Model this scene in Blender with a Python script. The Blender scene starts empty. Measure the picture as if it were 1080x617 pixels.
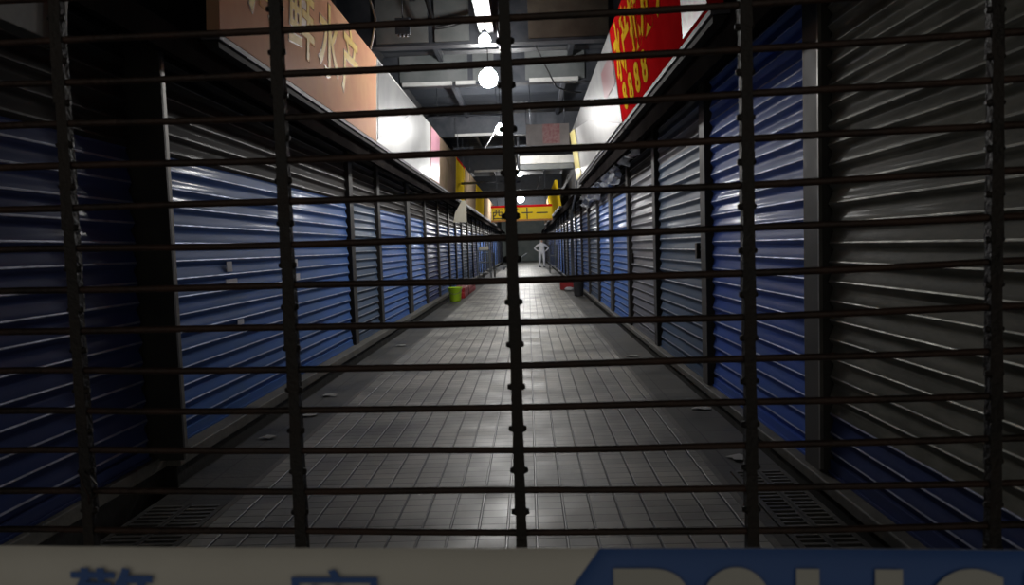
import bpy, bmesh, math, random
from mathutils import Vector, Matrix

random.seed(11)
SC = bpy.context.scene
COL = SC.collection
PI = math.pi
H = 1.45                                   # eye height above the alley floor

# ------------------------------------------------------------------ camera
F_PX, YAW, PITCH, ROLL = 760.0, -0.0244067, -0.0630067, -0.0330074
fw = Vector((math.sin(YAW) * math.cos(PITCH), math.cos(YAW) * math.cos(PITCH), math.sin(PITCH)))
rt = Vector((math.cos(YAW), -math.sin(YAW), 0))
up = rt.cross(fw)
r2 = rt * math.cos(ROLL) + up * math.sin(ROLL)
u2 = up * math.cos(ROLL) - rt * math.sin(ROLL)
cam_d = bpy.data.cameras.new('camera')
cam = bpy.data.objects.new('camera', cam_d)
COL.objects.link(cam)
m = Matrix((( r2.x, u2.x, -fw.x, 0), (r2.y, u2.y, -fw.y, 0), (r2.z, u2.z, -fw.z, H), (0, 0, 0, 1)))
cam.matrix_world = m
cam_d.sensor_width = 36.0
cam_d.sensor_fit = 'HORIZONTAL'
cam_d.lens = 36.0 * F_PX / 1080.0
cam_d.clip_start = 0.05
cam_d.clip_end = 300
cam_d.dof.use_dof = True
cam_d.dof.focus_distance = 4.0
cam_d.dof.aperture_fstop = 9.0
SC.camera = cam

# ------------------------------------------------------------------ world, exposure
w = bpy.data.worlds.new('night')
SC.world = w
w.use_nodes = True
w.node_tree.nodes['Background'].inputs[0].default_value = (0.78, 0.76, 0.68, 1)
w.node_tree.nodes['Background'].inputs[1].default_value = 0.17
SC.view_settings.view_transform = 'Standard'
SC.view_settings.look = 'None'
SC.view_settings.gamma = 1
SC.view_settings.use_curve_mapping = False
SC.view_settings.exposure = 0.28

LAMP_GAIN = 1.0
#        x      y     z    radius  strength
LAMPS = [(-0.49, 9.75, 4.20, 0.08, 110),
         (-0.56, 11.9, 4.20, 0.155, 150),
         (-0.56, 17.1, 4.20, 0.12, 340),
         (-0.22, 27.4, 4.20, 0.10, 380),
         (-0.35, 42.0, 4.20, 0.20, 420),
         (-0.30, 58.0, 4.20, 0.18, 450)]

# ------------------------------------------------------------------ helpers
def new_bm():
    return bmesh.new()

def add_box(bm, x0, x1, y0, y1, z0, z1, mi=0):
    v = [bm.verts.new(p) for p in ((x0,y0,z0),(x1,y0,z0),(x1,y1,z0),(x0,y1,z0),(x0,y0,z1),(x1,y0,z1),(x1,y1,z1),(x0,y1,z1))]
    for f in ((3,2,1,0),(4,5,6,7),(0,1,5,4),(1,2,6,5),(2,3,7,6),(3,0,4,7)):
        fc = bm.faces.new([v[i] for i in f]); fc.material_index = mi
    return v

def add_hex(bm, pts, mi=0):
    v = [bm.verts.new(p) for p in pts]
    for f in ((3,2,1,0),(4,5,6,7),(0,1,5,4),(1,2,6,5),(2,3,7,6),(3,0,4,7)):
        fc = bm.faces.new([v[i] for i in f]); fc.material_index = mi

def add_prism(bm, poly, ext, mi=0):
    """closed solid from a polygon (list of 3D points) pushed along vector ext"""
    e = Vector(ext)
    a = [bm.verts.new(p) for p in poly]
    b = [bm.verts.new(Vector(p) + e) for p in poly]
    n = len(poly)
    f = bm.faces.new(a); f.material_index = mi
    f = bm.faces.new(list(reversed(b))); f.material_index = mi
    for i in range(n):
        f = bm.faces.new([a[i], a[(i+1) % n], b[(i+1) % n], b[i]][::-1]); f.material_index = mi

def add_tube(bm, pts, rad, seg=10, mi=0, smooth=True, caps=True):
    """a round tube through points, rad a number or a list"""
    pts = [Vector(p) for p in pts]
    n = len(pts)
    rads = rad if isinstance(rad, (list, tuple)) else [rad] * n
    rings = []
    ref = Vector((0, 0, 1))
    for i, p in enumerate(pts):
        d = (pts[min(i+1, n-1)] - pts[max(i-1, 0)])
        if d.length < 1e-9: d = Vector((0, 0, 1))
        d.normalize()
        a = ref if abs(d.dot(ref)) < 0.95 else Vector((1, 0, 0))
        u = d.cross(a).normalized(); v = d.cross(u).normalized()
        rings.append([bm.verts.new(p + (u * math.cos(2*PI*k/seg) + v * math.sin(2*PI*k/seg)) * rads[i]) for k in range(seg)])
    for i in range(n-1):
        for k in range(seg):
            f = bm.faces.new([rings[i][k], rings[i][(k+1) % seg], rings[i+1][(k+1) % seg], rings[i+1][k]])
            f.smooth = smooth; f.material_index = mi
    if caps:
        f = bm.faces.new(rings[0][::-1]); f.material_index = mi
        f = bm.faces.new(rings[-1]); f.material_index = mi

def add_lathe(bm, prof, c=(0,0,0), seg=24, mi=0, smooth=True):
    """profile [(r,z)...] turned about the z axis through c"""
    rings = []
    for r, z in prof:
        if r < 1e-6:
            rings.append([bm.verts.new((c[0], c[1], c[2] + z))])
        else:
            rings.append([bm.verts.new((c[0] + r*math.cos(2*PI*k/seg), c[1] + r*math.sin(2*PI*k/seg), c[2] + z)) for k in range(seg)])
    for a, b in zip(rings, rings[1:]):
        for k in range(seg):
            if len(a) == 1 and len(b) == 1: continue
            if len(a) == 1: vs = [a[0], b[(k+1) % seg], b[k]]
            elif len(b) == 1: vs = [a[k], a[(k+1) % seg], b[0]]
            else: vs = [a[k], a[(k+1) % seg], b[(k+1) % seg], b[k]]
            f = bm.faces.new(vs); f.smooth = smooth; f.material_index = mi

def obj(name, bm, mats, parent=None, loc=None, bevel=0):
    if not isinstance(mats, (list, tuple)): mats = [mats]
    bmesh.ops.recalc_face_normals(bm, faces=bm.faces)
    me = bpy.data.meshes.new(name)
    bm.to_mesh(me); bm.free()
    for mt in mats: me.materials.append(mt)
    o = bpy.data.objects.new(name, me)
    COL.objects.link(o)
    if loc: o.location = loc
    if parent: o.parent = parent
    if bevel:
        b = o.modifiers.new('bevel', 'BEVEL'); b.width = bevel; b.segments = 2; b.limit_method = 'ANGLE'
    return o

def thing(name, label, cat, loc=(0,0,0), rotz=0, group=None):
    o = bpy.data.objects.new(name, None)
    COL.objects.link(o)
    o.empty_display_size = 0.1
    o.location = loc; o.rotation_euler = (0, 0, rotz)
    o['label'] = label; o['category'] = cat
    if group: o['group'] = group
    return o

def tag(o, label, cat, group=None):
    o['label'] = label; o['category'] = cat
    if group: o['group'] = group
    return o

def struct(name, bm, mats, parent=None, bevel=0):
    o = obj(name, bm, mats, parent, bevel=bevel)
    o['kind'] = 'structure'
    return o

# ------------------------------------------------------------------ materials
def mat(name, c1, c2=None, rough=0.5, rough2=None, metal=0.0, scale=4.0, stretch=(1,1,1), bump=0.0, bscale=None,
        lo=0.35, hi=0.65, spec=0.5, coat=0.0, emit=None, estr=0.0, trans=0.0):
    mt = bpy.data.materials.new(name)
    mt.use_nodes = True
    nt = mt.node_tree; N = nt.nodes; L = nt.links
    bs = N['Principled BSDF']
    bs.inputs['Metallic'].default_value = metal
    bs.inputs['Roughness'].default_value = rough
    bs.inputs['Specular IOR Level'].default_value = spec
    bs.inputs['Coat Weight'].default_value = coat
    bs.inputs['Coat Roughness'].default_value = 0.13
    bs.inputs['Base Color'].default_value = (*c1, 1)
    if trans: bs.inputs['Transmission Weight'].default_value = trans
    if emit:
        bs.inputs['Emission Color'].default_value = (*emit, 1)
        bs.inputs['Emission Strength'].default_value = estr
    tc = N.new('ShaderNodeTexCoord')
    mp = N.new('ShaderNodeMapping'); mp.inputs['Scale'].default_value = stretch
    L.new(tc.outputs['Object'], mp.inputs['Vector'])
    ns = N.new('ShaderNodeTexNoise'); ns.inputs['Scale'].default_value = scale
    ns.inputs['Detail'].default_value = 6; ns.inputs['Roughness'].default_value = 0.62
    L.new(mp.outputs[0], ns.inputs['Vector'])
    if c2:
        rp = N.new('ShaderNodeValToRGB')
        rp.color_ramp.elements[0].position = lo; rp.color_ramp.elements[1].position = hi
        rp.color_ramp.elements[0].color = (*c1, 1); rp.color_ramp.elements[1].color = (*c2, 1)
        L.new(ns.outputs['Fac'], rp.inputs[0]); L.new(rp.outputs[0], bs.inputs['Base Color'])
    if rough2 is not None:
        mr = N.new('ShaderNodeMapRange'); mr.inputs['From Min'].default_value = 0.3; mr.inputs['From Max'].default_value = 0.7
        mr.inputs['To Min'].default_value = rough; mr.inputs['To Max'].default_value = rough2
        L.new(ns.outputs['Fac'], mr.inputs[0]); L.new(mr.outputs[0], bs.inputs['Roughness'])
    if bump:
        n2 = N.new('ShaderNodeTexNoise'); n2.inputs['Scale'].default_value = bscale or scale * 6
        n2.inputs['Detail'].default_value = 4
        L.new(mp.outputs[0], n2.inputs['Vector'])
        bp = N.new('ShaderNodeBump'); bp.inputs['Strength'].default_value = bump; bp.inputs['Distance'].default_value = 0.01
        L.new(n2.outputs['Fac'], bp.inputs['Height']); L.new(bp.outputs[0], bs.inputs['Normal'])
    return mt

def tile_mat():
    mt = bpy.data.materials.new('glazed_brick_paving')
    mt.use_nodes = True
    nt = mt.node_tree; N = nt.nodes; L = nt.links
    bs = N['Principled BSDF']
    tc = N.new('ShaderNodeTexCoord')
    br = N.new('ShaderNodeTexBrick')
    br.offset = 0.0; br.squash = 1.0
    br.inputs['Scale'].default_value = 1.0
    br.inputs['Brick Width'].default_value = 0.15
    br.inputs['Row Height'].default_value = 0.100
    br.inputs['Mortar Size'].default_value = 0.0045
    br.inputs['Mortar Smooth'].default_value = 0.3
    br.inputs['Color1'].default_value = (0.44, 0.435, 0.40, 1)
    br.inputs['Color2'].default_value = (0.58, 0.57, 0.52, 1)
    br.inputs['Mortar'].default_value = (0.10, 0.10, 0.09, 1)
    L.new(tc.outputs['Object'], br.inputs['Vector'])
    n1 = N.new('ShaderNodeTexNoise'); n1.inputs['Scale'].default_value = 1.25; n1.inputs['Detail'].default_value = 7
    L.new(tc.outputs['Object'], n1.inputs['Vector'])
    rp = N.new('ShaderNodeValToRGB')
    rp.color_ramp.elements[0].position = 0.34; rp.color_ramp.elements[1].position = 0.66
    rp.color_ramp.elements[0].color = (0.33, 0.33, 0.33, 1); rp.color_ramp.elements[1].color = (1.0, 0.985, 0.95, 1)
    L.new(n1.outputs['Fac'], rp.inputs[0])
    mx = N.new('ShaderNodeMix'); mx.data_type = 'RGBA'; mx.blend_type = 'MULTIPLY'; mx.inputs[0].default_value = 1
    L.new(br.outputs['Color'], mx.inputs[6]); L.new(rp.outputs[0], mx.inputs[7])
    # the wide wet joints that run along the alley
    sx = N.new('ShaderNodeSeparateXYZ'); L.new(tc.outputs['Object'], sx.inputs[0])
    dv = N.new('ShaderNodeMath'); dv.operation = 'DIVIDE'; dv.inputs[1].default_value = 0.15; L.new(sx.outputs['X'], dv.inputs[0])
    fr = N.new('ShaderNodeMath'); fr.operation = 'FRACT'; L.new(dv.outputs[0], fr.inputs[0])
    pp = N.new('ShaderNodeMath'); pp.operation = 'PINGPONG'; pp.inputs[1].default_value = 0.5; L.new(fr.outputs[0], pp.inputs[0])
    jm = N.new('ShaderNodeMapRange'); jm.inputs['From Min'].default_value = 0.035; jm.inputs['From Max'].default_value = 0.055
    jm.inputs['To Min'].default_value = 1.0; jm.inputs['To Max'].default_value = 0.0; L.new(pp.outputs[0], jm.inputs[0])
    m2 = N.new('ShaderNodeMix'); m2.data_type = 'RGBA'; m2.inputs[7].default_value = (0.035, 0.034, 0.03, 1)
    L.new(jm.outputs[0], m2.inputs[0]); L.new(mx.outputs[2], m2.inputs[6])
    L.new(m2.outputs[2], bs.inputs['Base Color'])
    n2 = N.new('ShaderNodeTexNoise'); n2.inputs['Scale'].default_value = 2.2; n2.inputs['Detail'].default_value = 5
    L.new(tc.outputs['Object'], n2.inputs['Vector'])
    mr = N.new('ShaderNodeMapRange'); mr.inputs['From Min'].default_value = 0.3; mr.inputs['From Max'].default_value = 0.7
    mr.inputs['To Min'].default_value = 0.36; mr.inputs['To Max'].default_value = 0.58
    L.new(n2.outputs['Fac'], mr.inputs[0])
    m3 = N.new('ShaderNodeMix'); m3.data_type = 'FLOAT'; m3.inputs[3].default_value = 0.38
    L.new(jm.outputs[0], m3.inputs[0]); L.new(mr.outputs[0], m3.inputs[2]); L.new(m3.outputs[0], bs.inputs['Roughness'])
    # each brick sits a little pillowed, joints are sunk, glaze is uneven
    n3 = N.new('ShaderNodeTexNoise'); n3.inputs['Scale'].default_value = 26; n3.inputs['Detail'].default_value = 3
    L.new(tc.outputs['Object'], n3.inputs['Vector'])
    inv = N.new('ShaderNodeMath'); inv.operation = 'MULTIPLY_ADD'; inv.inputs[1].default_value = -1.0; inv.inputs[2].default_value = 1.0
    L.new(br.outputs['Fac'], inv.inputs[0])
    ad = N.new('ShaderNodeMath'); ad.operation = 'MULTIPLY_ADD'; ad.inputs[1].default_value = 0.22
    L.new(n3.outputs['Fac'], ad.inputs[0]); L.new(inv.outputs[0], ad.inputs[2])
    sb = N.new('ShaderNodeMath'); sb.operation = 'MULTIPLY_ADD'; sb.inputs[1].default_value = -1.2
    L.new(jm.outputs[0], sb.inputs[0]); L.new(ad.outputs[0], sb.inputs[2])
    bp = N.new('ShaderNodeBump'); bp.inputs['Strength'].default_value = 0.55; bp.inputs['Distance'].default_value = 0.006
    L.new(sb.outputs[0], bp.inputs['Height']); L.new(bp.outputs[0], bs.inputs['Normal'])
    return mt

def paver_mat():
    mt = mat('dark_wet_paver', (0.05,0.049,0.043), (0.12,0.116,0.102), 0.42, 0.7, scale=1.6, bump=0.25, bscale=30)
    nt = mt.node_tree; N = nt.nodes; L = nt.links
    bs = N['Principled BSDF']
    src = bs.inputs['Base Color'].links[0].from_socket
    tc = [n for n in N if n.type == 'TEX_COORD'][0]
    br = N.new('ShaderNodeTexBrick'); br.offset = 0.0
    br.inputs['Scale'].default_value = 1; br.inputs['Brick Width'].default_value = 0.42; br.inputs['Row Height'].default_value = 0.42
    br.inputs['Mortar Size'].default_value = 0.006
    br.inputs['Color1'].default_value = (0.8,0.8,0.8,1); br.inputs['Color2'].default_value = (1,1,1,1); br.inputs['Mortar'].default_value = (0.25,0.25,0.25,1)
    L.new(tc.outputs['Object'], br.inputs['Vector'])
    mx = N.new('ShaderNodeMix'); mx.data_type = 'RGBA'; mx.blend_type = 'MULTIPLY'; mx.inputs[0].default_value = 1
    L.new(src, mx.inputs[6]); L.new(br.outputs['Color'], mx.inputs[7]); L.new(mx.outputs[2], bs.inputs['Base Color'])
    return mt

M = {}
M['tiles'] = tile_mat()
M['paver'] = paver_mat()
M['kerb'] = mat('worn_granite_kerb', (0.10,0.097,0.085), (0.20,0.19,0.165), 0.45, 0.7, scale=5, bump=0.3)
M['gutter'] = mat('black_gutter', (0.004,0.004,0.004), (0.012,0.011,0.009), 0.55, 0.8, scale=6, bump=0.3)
M['iron'] = mat('rusty_black_iron', (0.020,0.013,0.010), (0.062,0.030,0.020), 0.34, 0.6, metal=0.35, scale=9, stretch=(1,1,1), bump=0.25, bscale=120)
M['iron_dark'] = mat('sooty_iron_link', (0.012,0.010,0.009), (0.030,0.022,0.018), 0.4, 0.7, metal=0.3, scale=18, bump=0.3, bscale=140)
M['post'] = mat('dark_painted_post', (0.022,0.021,0.021), (0.045,0.042,0.038), 0.5, 0.75, scale=3)
M['post_pale'] = mat('grey_steel_guide', (0.15,0.145,0.13), (0.24,0.23,0.21), 0.35, 0.55, metal=0.5, scale=3)
M['post_brown'] = mat('brown_grey_pillar', (0.045,0.042,0.038), (0.08,0.075,0.066), 0.55, 0.7, scale=3)
M['wall'] = mat('sooty_upper_wall', (0.020,0.021,0.024), (0.045,0.045,0.048), 0.7, scale=2)
M['roof'] = mat('dark_sheet_roof', (0.035,0.042,0.055), (0.07,0.078,0.092), 0.45, 0.65, metal=0.3, scale=1.5)
M['steel'] = mat('blue_grey_steelwork', (0.05,0.058,0.072), (0.095,0.10,0.115), 0.4, 0.6, metal=0.4, scale=3)
M['panel'] = mat('grey_green_sheet', (0.13,0.145,0.145), (0.20,0.21,0.21), 0.4, 0.6, scale=2)
M['panel_brown'] = mat('brown_hanging_board', (0.075,0.058,0.045), (0.12,0.10,0.075), 0.5, 0.7, scale=3)
M['white_metal'] = mat('white_enamel', (0.62,0.62,0.60), (0.78,0.78,0.76), 0.25, 0.4, scale=4)
M['galv'] = mat('bright_galvanised_tray', (0.085,0.09,0.10), (0.17,0.175,0.19), 0.3, 0.42, metal=0.6, scale=8)
M['orange'] = mat('faded_orange_sign_vinyl', (0.78,0.40,0.26), (0.84,0.50,0.30), 0.38, 0.5, scale=2, spec=0.004)
M['tan'] = mat('tan_sign_vinyl', (0.20,0.16,0.10), (0.28,0.20,0.15), 0.3, 0.45, scale=2, spec=0.0)
M['gold'] = mat('gold_lettering', (0.95,0.66,0.16), (0.98,0.76,0.30), 0.45, scale=6, spec=0.05)
M['gold_dark'] = mat('dark_gold_outline', (0.36,0.17,0.05), None, 0.45)
M['red'] = mat('red_sign_vinyl', (0.62,0.008,0.012), (0.74,0.016,0.02), 0.34, 0.46, scale=2, spec=0.0)
M['yellow_txt'] = mat('yellow_lettering', (0.98,0.58,0.02), (0.98,0.66,0.06), 0.45, scale=6, spec=0.0)
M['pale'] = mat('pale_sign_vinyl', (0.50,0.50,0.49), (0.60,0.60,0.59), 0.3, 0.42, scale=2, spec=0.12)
M['shaded_sign'] = mat('shaded_pale_sign_vinyl', (0.13,0.13,0.135), (0.19,0.19,0.185), 0.45, scale=2)  # pale sign colour with the shade painted in
M['yellow'] = mat('yellow_sign_vinyl', (0.85,0.56,0.02), (0.90,0.64,0.05), 0.3, 0.45, scale=2, spec=0.0)
M['cream'] = mat('cream_board', (0.78,0.72,0.56), (0.85,0.80,0.66), 0.5, scale=3)
M['sign_rail'] = mat('aluminium_sign_rail', (0.10,0.095,0.11), (0.17,0.16,0.18), 0.5, 0.6, metal=0.0, scale=6, spec=0.15)
M['sign_back'] = mat('grey_sign_soffit', (0.03,0.027,0.027), (0.05,0.046,0.044), 0.7, scale=3, spec=0.05)
M['olive'] = mat('olive_grey_sheet', (0.10,0.10,0.085), (0.17,0.17,0.145), 0.6, scale=3)
M['lime'] = mat('lime_plastic', (0.50,0.80,0.02), (0.56,0.86,0.04), 0.35, scale=3)
M['lime_dark'] = mat('grey_bucket_handle', (0.3,0.3,0.3), None, 0.4, metal=0.6)
M['red_plastic'] = mat('red_tarpaulin', (0.42,0.02,0.025), (0.55,0.04,0.04), 0.4, 0.6, scale=4, bump=0.3)
M['bin'] = mat('dark_grey_bin_plastic', (0.05,0.052,0.055), (0.08,0.08,0.085), 0.45, scale=4)
M['white_bag'] = mat('white_plastic_bag', (0.75,0.75,0.74), (0.85,0.85,0.84), 0.35, scale=12, bump=0.4)
M['cover'] = mat('white_coverall_fabric', (0.62,0.62,0.64), (0.72,0.72,0.73), 0.7, scale=9)
M['shoe'] = mat('dark_overshoe', (0.05,0.055,0.06), None, 0.6)
M['skin'] = mat('skin', (0.48,0.30,0.22), None, 0.5)
M['hair'] = mat('black_hair', (0.012,0.010,0.010), None, 0.5)
M['tape'] = mat('white_tape_film', (0.60,0.56,0.50), (0.66,0.62,0.56), 0.42, scale=5)
M['tape_blue'] = mat('blue_tape_print', (0.035,0.095,0.30), (0.04,0.11,0.34), 0.42, scale=5)
M['tape_txt'] = mat('white_tape_print', (0.46,0.44,0.40), None, 0.42)
M['sticker'] = mat('white_sticker', (0.75,0.76,0.80), None, 0.4)
M['film'] = mat('crinkled_plastic_film', (0.36,0.38,0.42), (0.62,0.64,0.68), 0.12, 0.25, scale=9, spec=0.9)
M['cable'] = mat('black_cable', (0.012,0.012,0.013), None, 0.5)
M['cable_pale'] = mat('pale_cable', (0.42,0.42,0.42), None, 0.45)
M['strap'] = mat('pale_webbing', (0.34,0.32,0.29), (0.46,0.44,0.40), 0.6, scale=20)
M['backwall'] = mat('green_grey_plaster', (0.20,0.24,0.23), (0.28,0.31,0.29), 0.6, scale=1.2)
M['litter'] = mat('pale_litter', (0.5,0.5,0.47), None, 0.6)
M['bulb'] = mat('lit_lamp_glass', (1,1,1), None, 0.4, emit=(1.0,0.985,0.96), estr=1.0)

def bulb_mat(strength):
    mt = M['bulb'].copy()
    mt.node_tree.nodes['Principled BSDF'].inputs['Emission Strength'].default_value = strength * LAMP_GAIN
    return mt

def shutter_mat(name, c, dirt, rough=(0.42, 0.55), metal=0.0, coat=0.07):
    return mat(name, c, dirt, rough[0], rough[1], metal=metal, scale=2.6, stretch=(1, 0.5, 2.0), bump=0.05, bscale=9, lo=0.40, hi=0.78, spec=0.03, coat=coat)

SH = {
 'blue':   shutter_mat('blue_shutter_paint', (0.075,0.17,0.48), (0.10,0.18,0.36)),
 'deep':   shutter_mat('deep_blue_shutter_paint', (0.055,0.08,0.22), (0.07,0.085,0.18)),
 'bright': shutter_mat('bright_blue_shutter_paint', (0.075,0.16,0.62), (0.12,0.21,0.54)),
 'slate':  shutter_mat('slate_blue_shutter_paint', (0.075,0.12,0.20), (0.12,0.15,0.20)),
 'greyblue': shutter_mat('grey_blue_shutter_paint', (0.13,0.135,0.16), (0.19,0.185,0.19)),
 'grey':   shutter_mat('bare_grey_shutter_paint', (0.15,0.15,0.125), (0.40,0.39,0.33), (0.45, 0.6), coat=0.015),
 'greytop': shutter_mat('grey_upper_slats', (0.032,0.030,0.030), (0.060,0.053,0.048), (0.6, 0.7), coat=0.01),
}

# the rolled bead along every slat carries a thin highlight painted in pale colour
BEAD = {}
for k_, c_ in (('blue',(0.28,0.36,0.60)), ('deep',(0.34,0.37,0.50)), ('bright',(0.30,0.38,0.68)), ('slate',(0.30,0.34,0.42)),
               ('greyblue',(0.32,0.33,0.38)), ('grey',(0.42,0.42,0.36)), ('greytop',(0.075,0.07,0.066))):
    BEAD[k_] = mat(k_ + '_bead_highlight', c_, tuple(0.55*v for v in c_), 0.35, 0.55, metal=0.25, scale=7, stretch=(1, 1, 1), lo=0.35, hi=0.7, spec=0.3)

# ------------------------------------------------------------------ lettering
def glyph(name, text, size, matrix, material, parent=None, embolden=0.0, extrude=0.002, sx=1.0, centre=True):
    cu = bpy.data.curves.new('lettering', 'FONT')
    cu.body = text; cu.size = size; cu.extrude = extrude; cu.offset = embolden
    cu.align_x = 'CENTER' if centre else 'LEFT'; cu.align_y = 'BOTTOM_BASELINE'
    tmp = bpy.data.objects.new('lettering', cu)
    COL.objects.link(tmp)
    bpy.context.view_layer.update()
    dg = bpy.context.evaluated_depsgraph_get()
    me = bpy.data.meshes.new_from_object(tmp.evaluated_get(dg))
    COL.objects.unlink(tmp); bpy.data.objects.remove(tmp)
    me.transform(Matrix.Diagonal((sx, 1, 1, 1)))
    me.transform(matrix)
    me.materials.clear(); me.materials.append(material)
    o = bpy.data.objects.new(name, me)
    COL.objects.link(o)
    if parent: o.parent = parent
    return o

def frame(origin, xdir, ydir):
    x = Vector(xdir).normalized(); y = Vector(ydir).normalized(); z = x.cross(y)
    return Matrix(((x.x,y.x,z.x,origin[0]),(x.y,y.y,z.y,origin[1]),(x.z,y.z,z.z,origin[2]),(0,0,0,1)))

# ================================================================== THE SETTING
XL, XR = -2.65, 1.75            # the two rows of shutters
YEND = 74.0
Y0 = -1.2

bm = new_bm(); add_box(bm, -1.77, 1.11, Y0, YEND, -0.12, 0.0)
struct('floor', bm, M['tiles'])
bm = new_bm(); add_box(bm, -2.27, -1.81, Y0, YEND, -0.12, -0.004); add_box(bm, 1.15, 1.56, 4.48, YEND, -0.12, -0.004)
add_box(bm, 1.15, 1.22, Y0, 4.48, -0.12, -0.004); add_box(bm, 1.22, 1.56, Y0, 4.48, -0.20, -0.12)
struct('floor_side', bm, M['paver'])
bm = new_bm(); add_box(bm, -1.81, -1.77, Y0, YEND, -0.12, 0.003); add_box(bm, 1.11, 1.15, Y0, YEND, -0.12, 0.003)
struct('trim_1', bm, M['kerb'])
# open gutters beside the sills
bm = new_bm(); add_box(bm, -2.53, -2.27, 4.95, YEND, -0.30, -0.16); add_box(bm, -2.63, -2.27, Y0, 4.95, -0.36, -0.24)
struct('floor_gutter', bm, M['gutter'])
bm = new_bm(); add_box(bm, 1.56, 1.69, Y0, YEND, -0.30, -0.14)
struct('floor_channel', bm, M['gutter'])
bm = new_bm(); add_box(bm, XL-0.35, -2.50, 4.95, YEND, -0.02, 0.07); add_box(bm, XL-0.35, -2.53, 4.95, YEND, -0.30, -0.02, 1)
add_box(bm, XL-0.35, -2.60, Y0, 4.95, -0.02, 0.07); add_box(bm, XL-0.35, -2.63, Y0, 4.95, -0.30, -0.02, 1)
struct('kerb_left', bm, [M['kerb'], M['gutter']], bevel=0.008)  # kerb body below the sill slab takes the gutter's black
bm = new_bm(); add_box(bm, 1.66, XR+0.35, Y0, YEND, -0.02, 0.05); add_box(bm, 1.69, XR+0.35, Y0, YEND, -0.30, -0.02, 1)
struct('kerb_right', bm, [M['kerb'], M['gutter']], bevel=0.008)

bm = new_bm(); add_box(bm, XL-0.35, XL-0.16, Y0, YEND, 0.07, 5.2); add_box(bm, XL-0.16, XL-0.02, Y0, YEND, 3.00, 5.2)
struct('wall_left', bm, M['wall'])
bm = new_bm(); add_box(bm, XR+0.16, XR+0.35, Y0, YEND, 0.05, 5.2); add_box(bm, XR+0.02, XR+0.16, Y0, YEND, 3.00, 5.2)
struct('wall_right', bm, M['wall'])
bm = new_bm(); add_box(bm, XL-0.35, XR+0.35, YEND, YEND+0.3, -0.3, 5.2)
struct('wall_back', bm, M['backwall'])

# boarded valances under the shop signs; unseen near stretch and canopies added for shade
bm = new_bm(); add_box(bm, -2.36, -2.31, Y0, YEND, 2.80, 2.975); add_box(bm, XL-0.02, -2.31, Y0, YEND, 2.975, 2.995)
struct('trim_2', bm, mat('brown_grey_board', (0.016,0.014,0.014), (0.028,0.025,0.024), 0.8, spec=0.0, scale=2))
bm = new_bm(); add_box(bm, 1.43, 1.48, Y0, YEND, 2.76, 2.975); add_box(bm, 1.43, XR+0.02, Y0, YEND, 2.975, 2.995)
struct('trim_3', bm, bpy.data.materials['brown_grey_board'])

# corrugated roof
bm = new_bm()
n = 150
prev = None
for i in range(n+1):
    y = Y0 + (YEND - Y0) * i / n
    z = 5.20 + (0.05 if i % 2 else 0.0)
    row = [bm.verts.new((XL-0.35, y, z)), bm.verts.new((XR+0.35, y, z)), bm.verts.new((XR+0.35, y, z+0.03)), bm.verts.new((XL-0.35, y, z+0.03))]
    if prev:
        for k in range(4):
            bm.faces.new([prev[k], prev[(k+1) % 4], row[(k+1) % 4], row[k]])
    prev = row
struct('ceiling', bm, M['roof'])

# ------------------------------------------------------------------ roof beams with sheet fascias
def roof_beam(y, z0, z1, panels, flanges, dark=None):
    """transverse girder; panels / flanges = x ranges"""
    bm = new_bm(); add_box(bm, XL-0.02, XR+0.02, y+0.02, y+0.14, z0, z1)
    add_box(bm, XL-0.02, XR+0.02, y-0.02, y+0.18, z0-0.03, z0)
    b = struct('ceiling_beam', bm, M['steel'])
    for x0, x1, mt in panels:
        q = new_bm(); add_box(q, x0, x1, y-0.02, y+0.02, z0+0.02, z1)
        obj('sheet_panel', q, M[mt], b)
    for x0, x1 in flanges:
        q = new_bm(); add_box(q, x0, x1, y-0.10, y-0.02, z0-0.035, z0+0.035)
        obj('bright_flange', q, M['white_metal'], b)
    if dark:
        q = new_bm(); add_box(q, dark[0], dark[1], y, y+0.6, z0-0.55, z0-0.035)
        obj('lower_web', q, M['steel'], b)
    return b

roof_beam(14.0, 4.60, 5.15, [(-2.35,-1.05,'panel'), (-0.95,-0.55,'panel'), (0.05,1.18,'panel')], [(-2.30,-1.35), (-1.28,-0.90), (0.12,1.05)])
roof_beam(10.6, 4.42, 5.18, [(-2.1,-1.35,'panel'), (-1.25,-0.75,'panel'), (0.1,1.25,'panel_brown')], [])
roof_beam(20.0, 4.55, 5.1, [(-1.9,0.9,'steel')], [(-1.9,-0.6)])
roof_beam(27.0, 4.3, 5.0, [(-2.0,1.2,'steel')], [(-1.9,-0.2)])
roof_beam(36.0, 4.3, 5.0, [(-2.0,1.2,'steel')], [])
roof_beam(48.0, 4.2, 5.0, [(-2.0,1.2,'steel')], [])
roof_beam(7.4, 4.65, 5.18, [(-2.0,-0.9,'panel')], [])
# longitudinal purlins
for x in (-1.55, 0.9):
    bm = new_bm(); add_box(bm, x-0.04, x+0.04, 2.0, YEND-0.1, 5.02, 5.19)
    struct('ceiling_purlin', bm, M['steel'])

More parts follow.
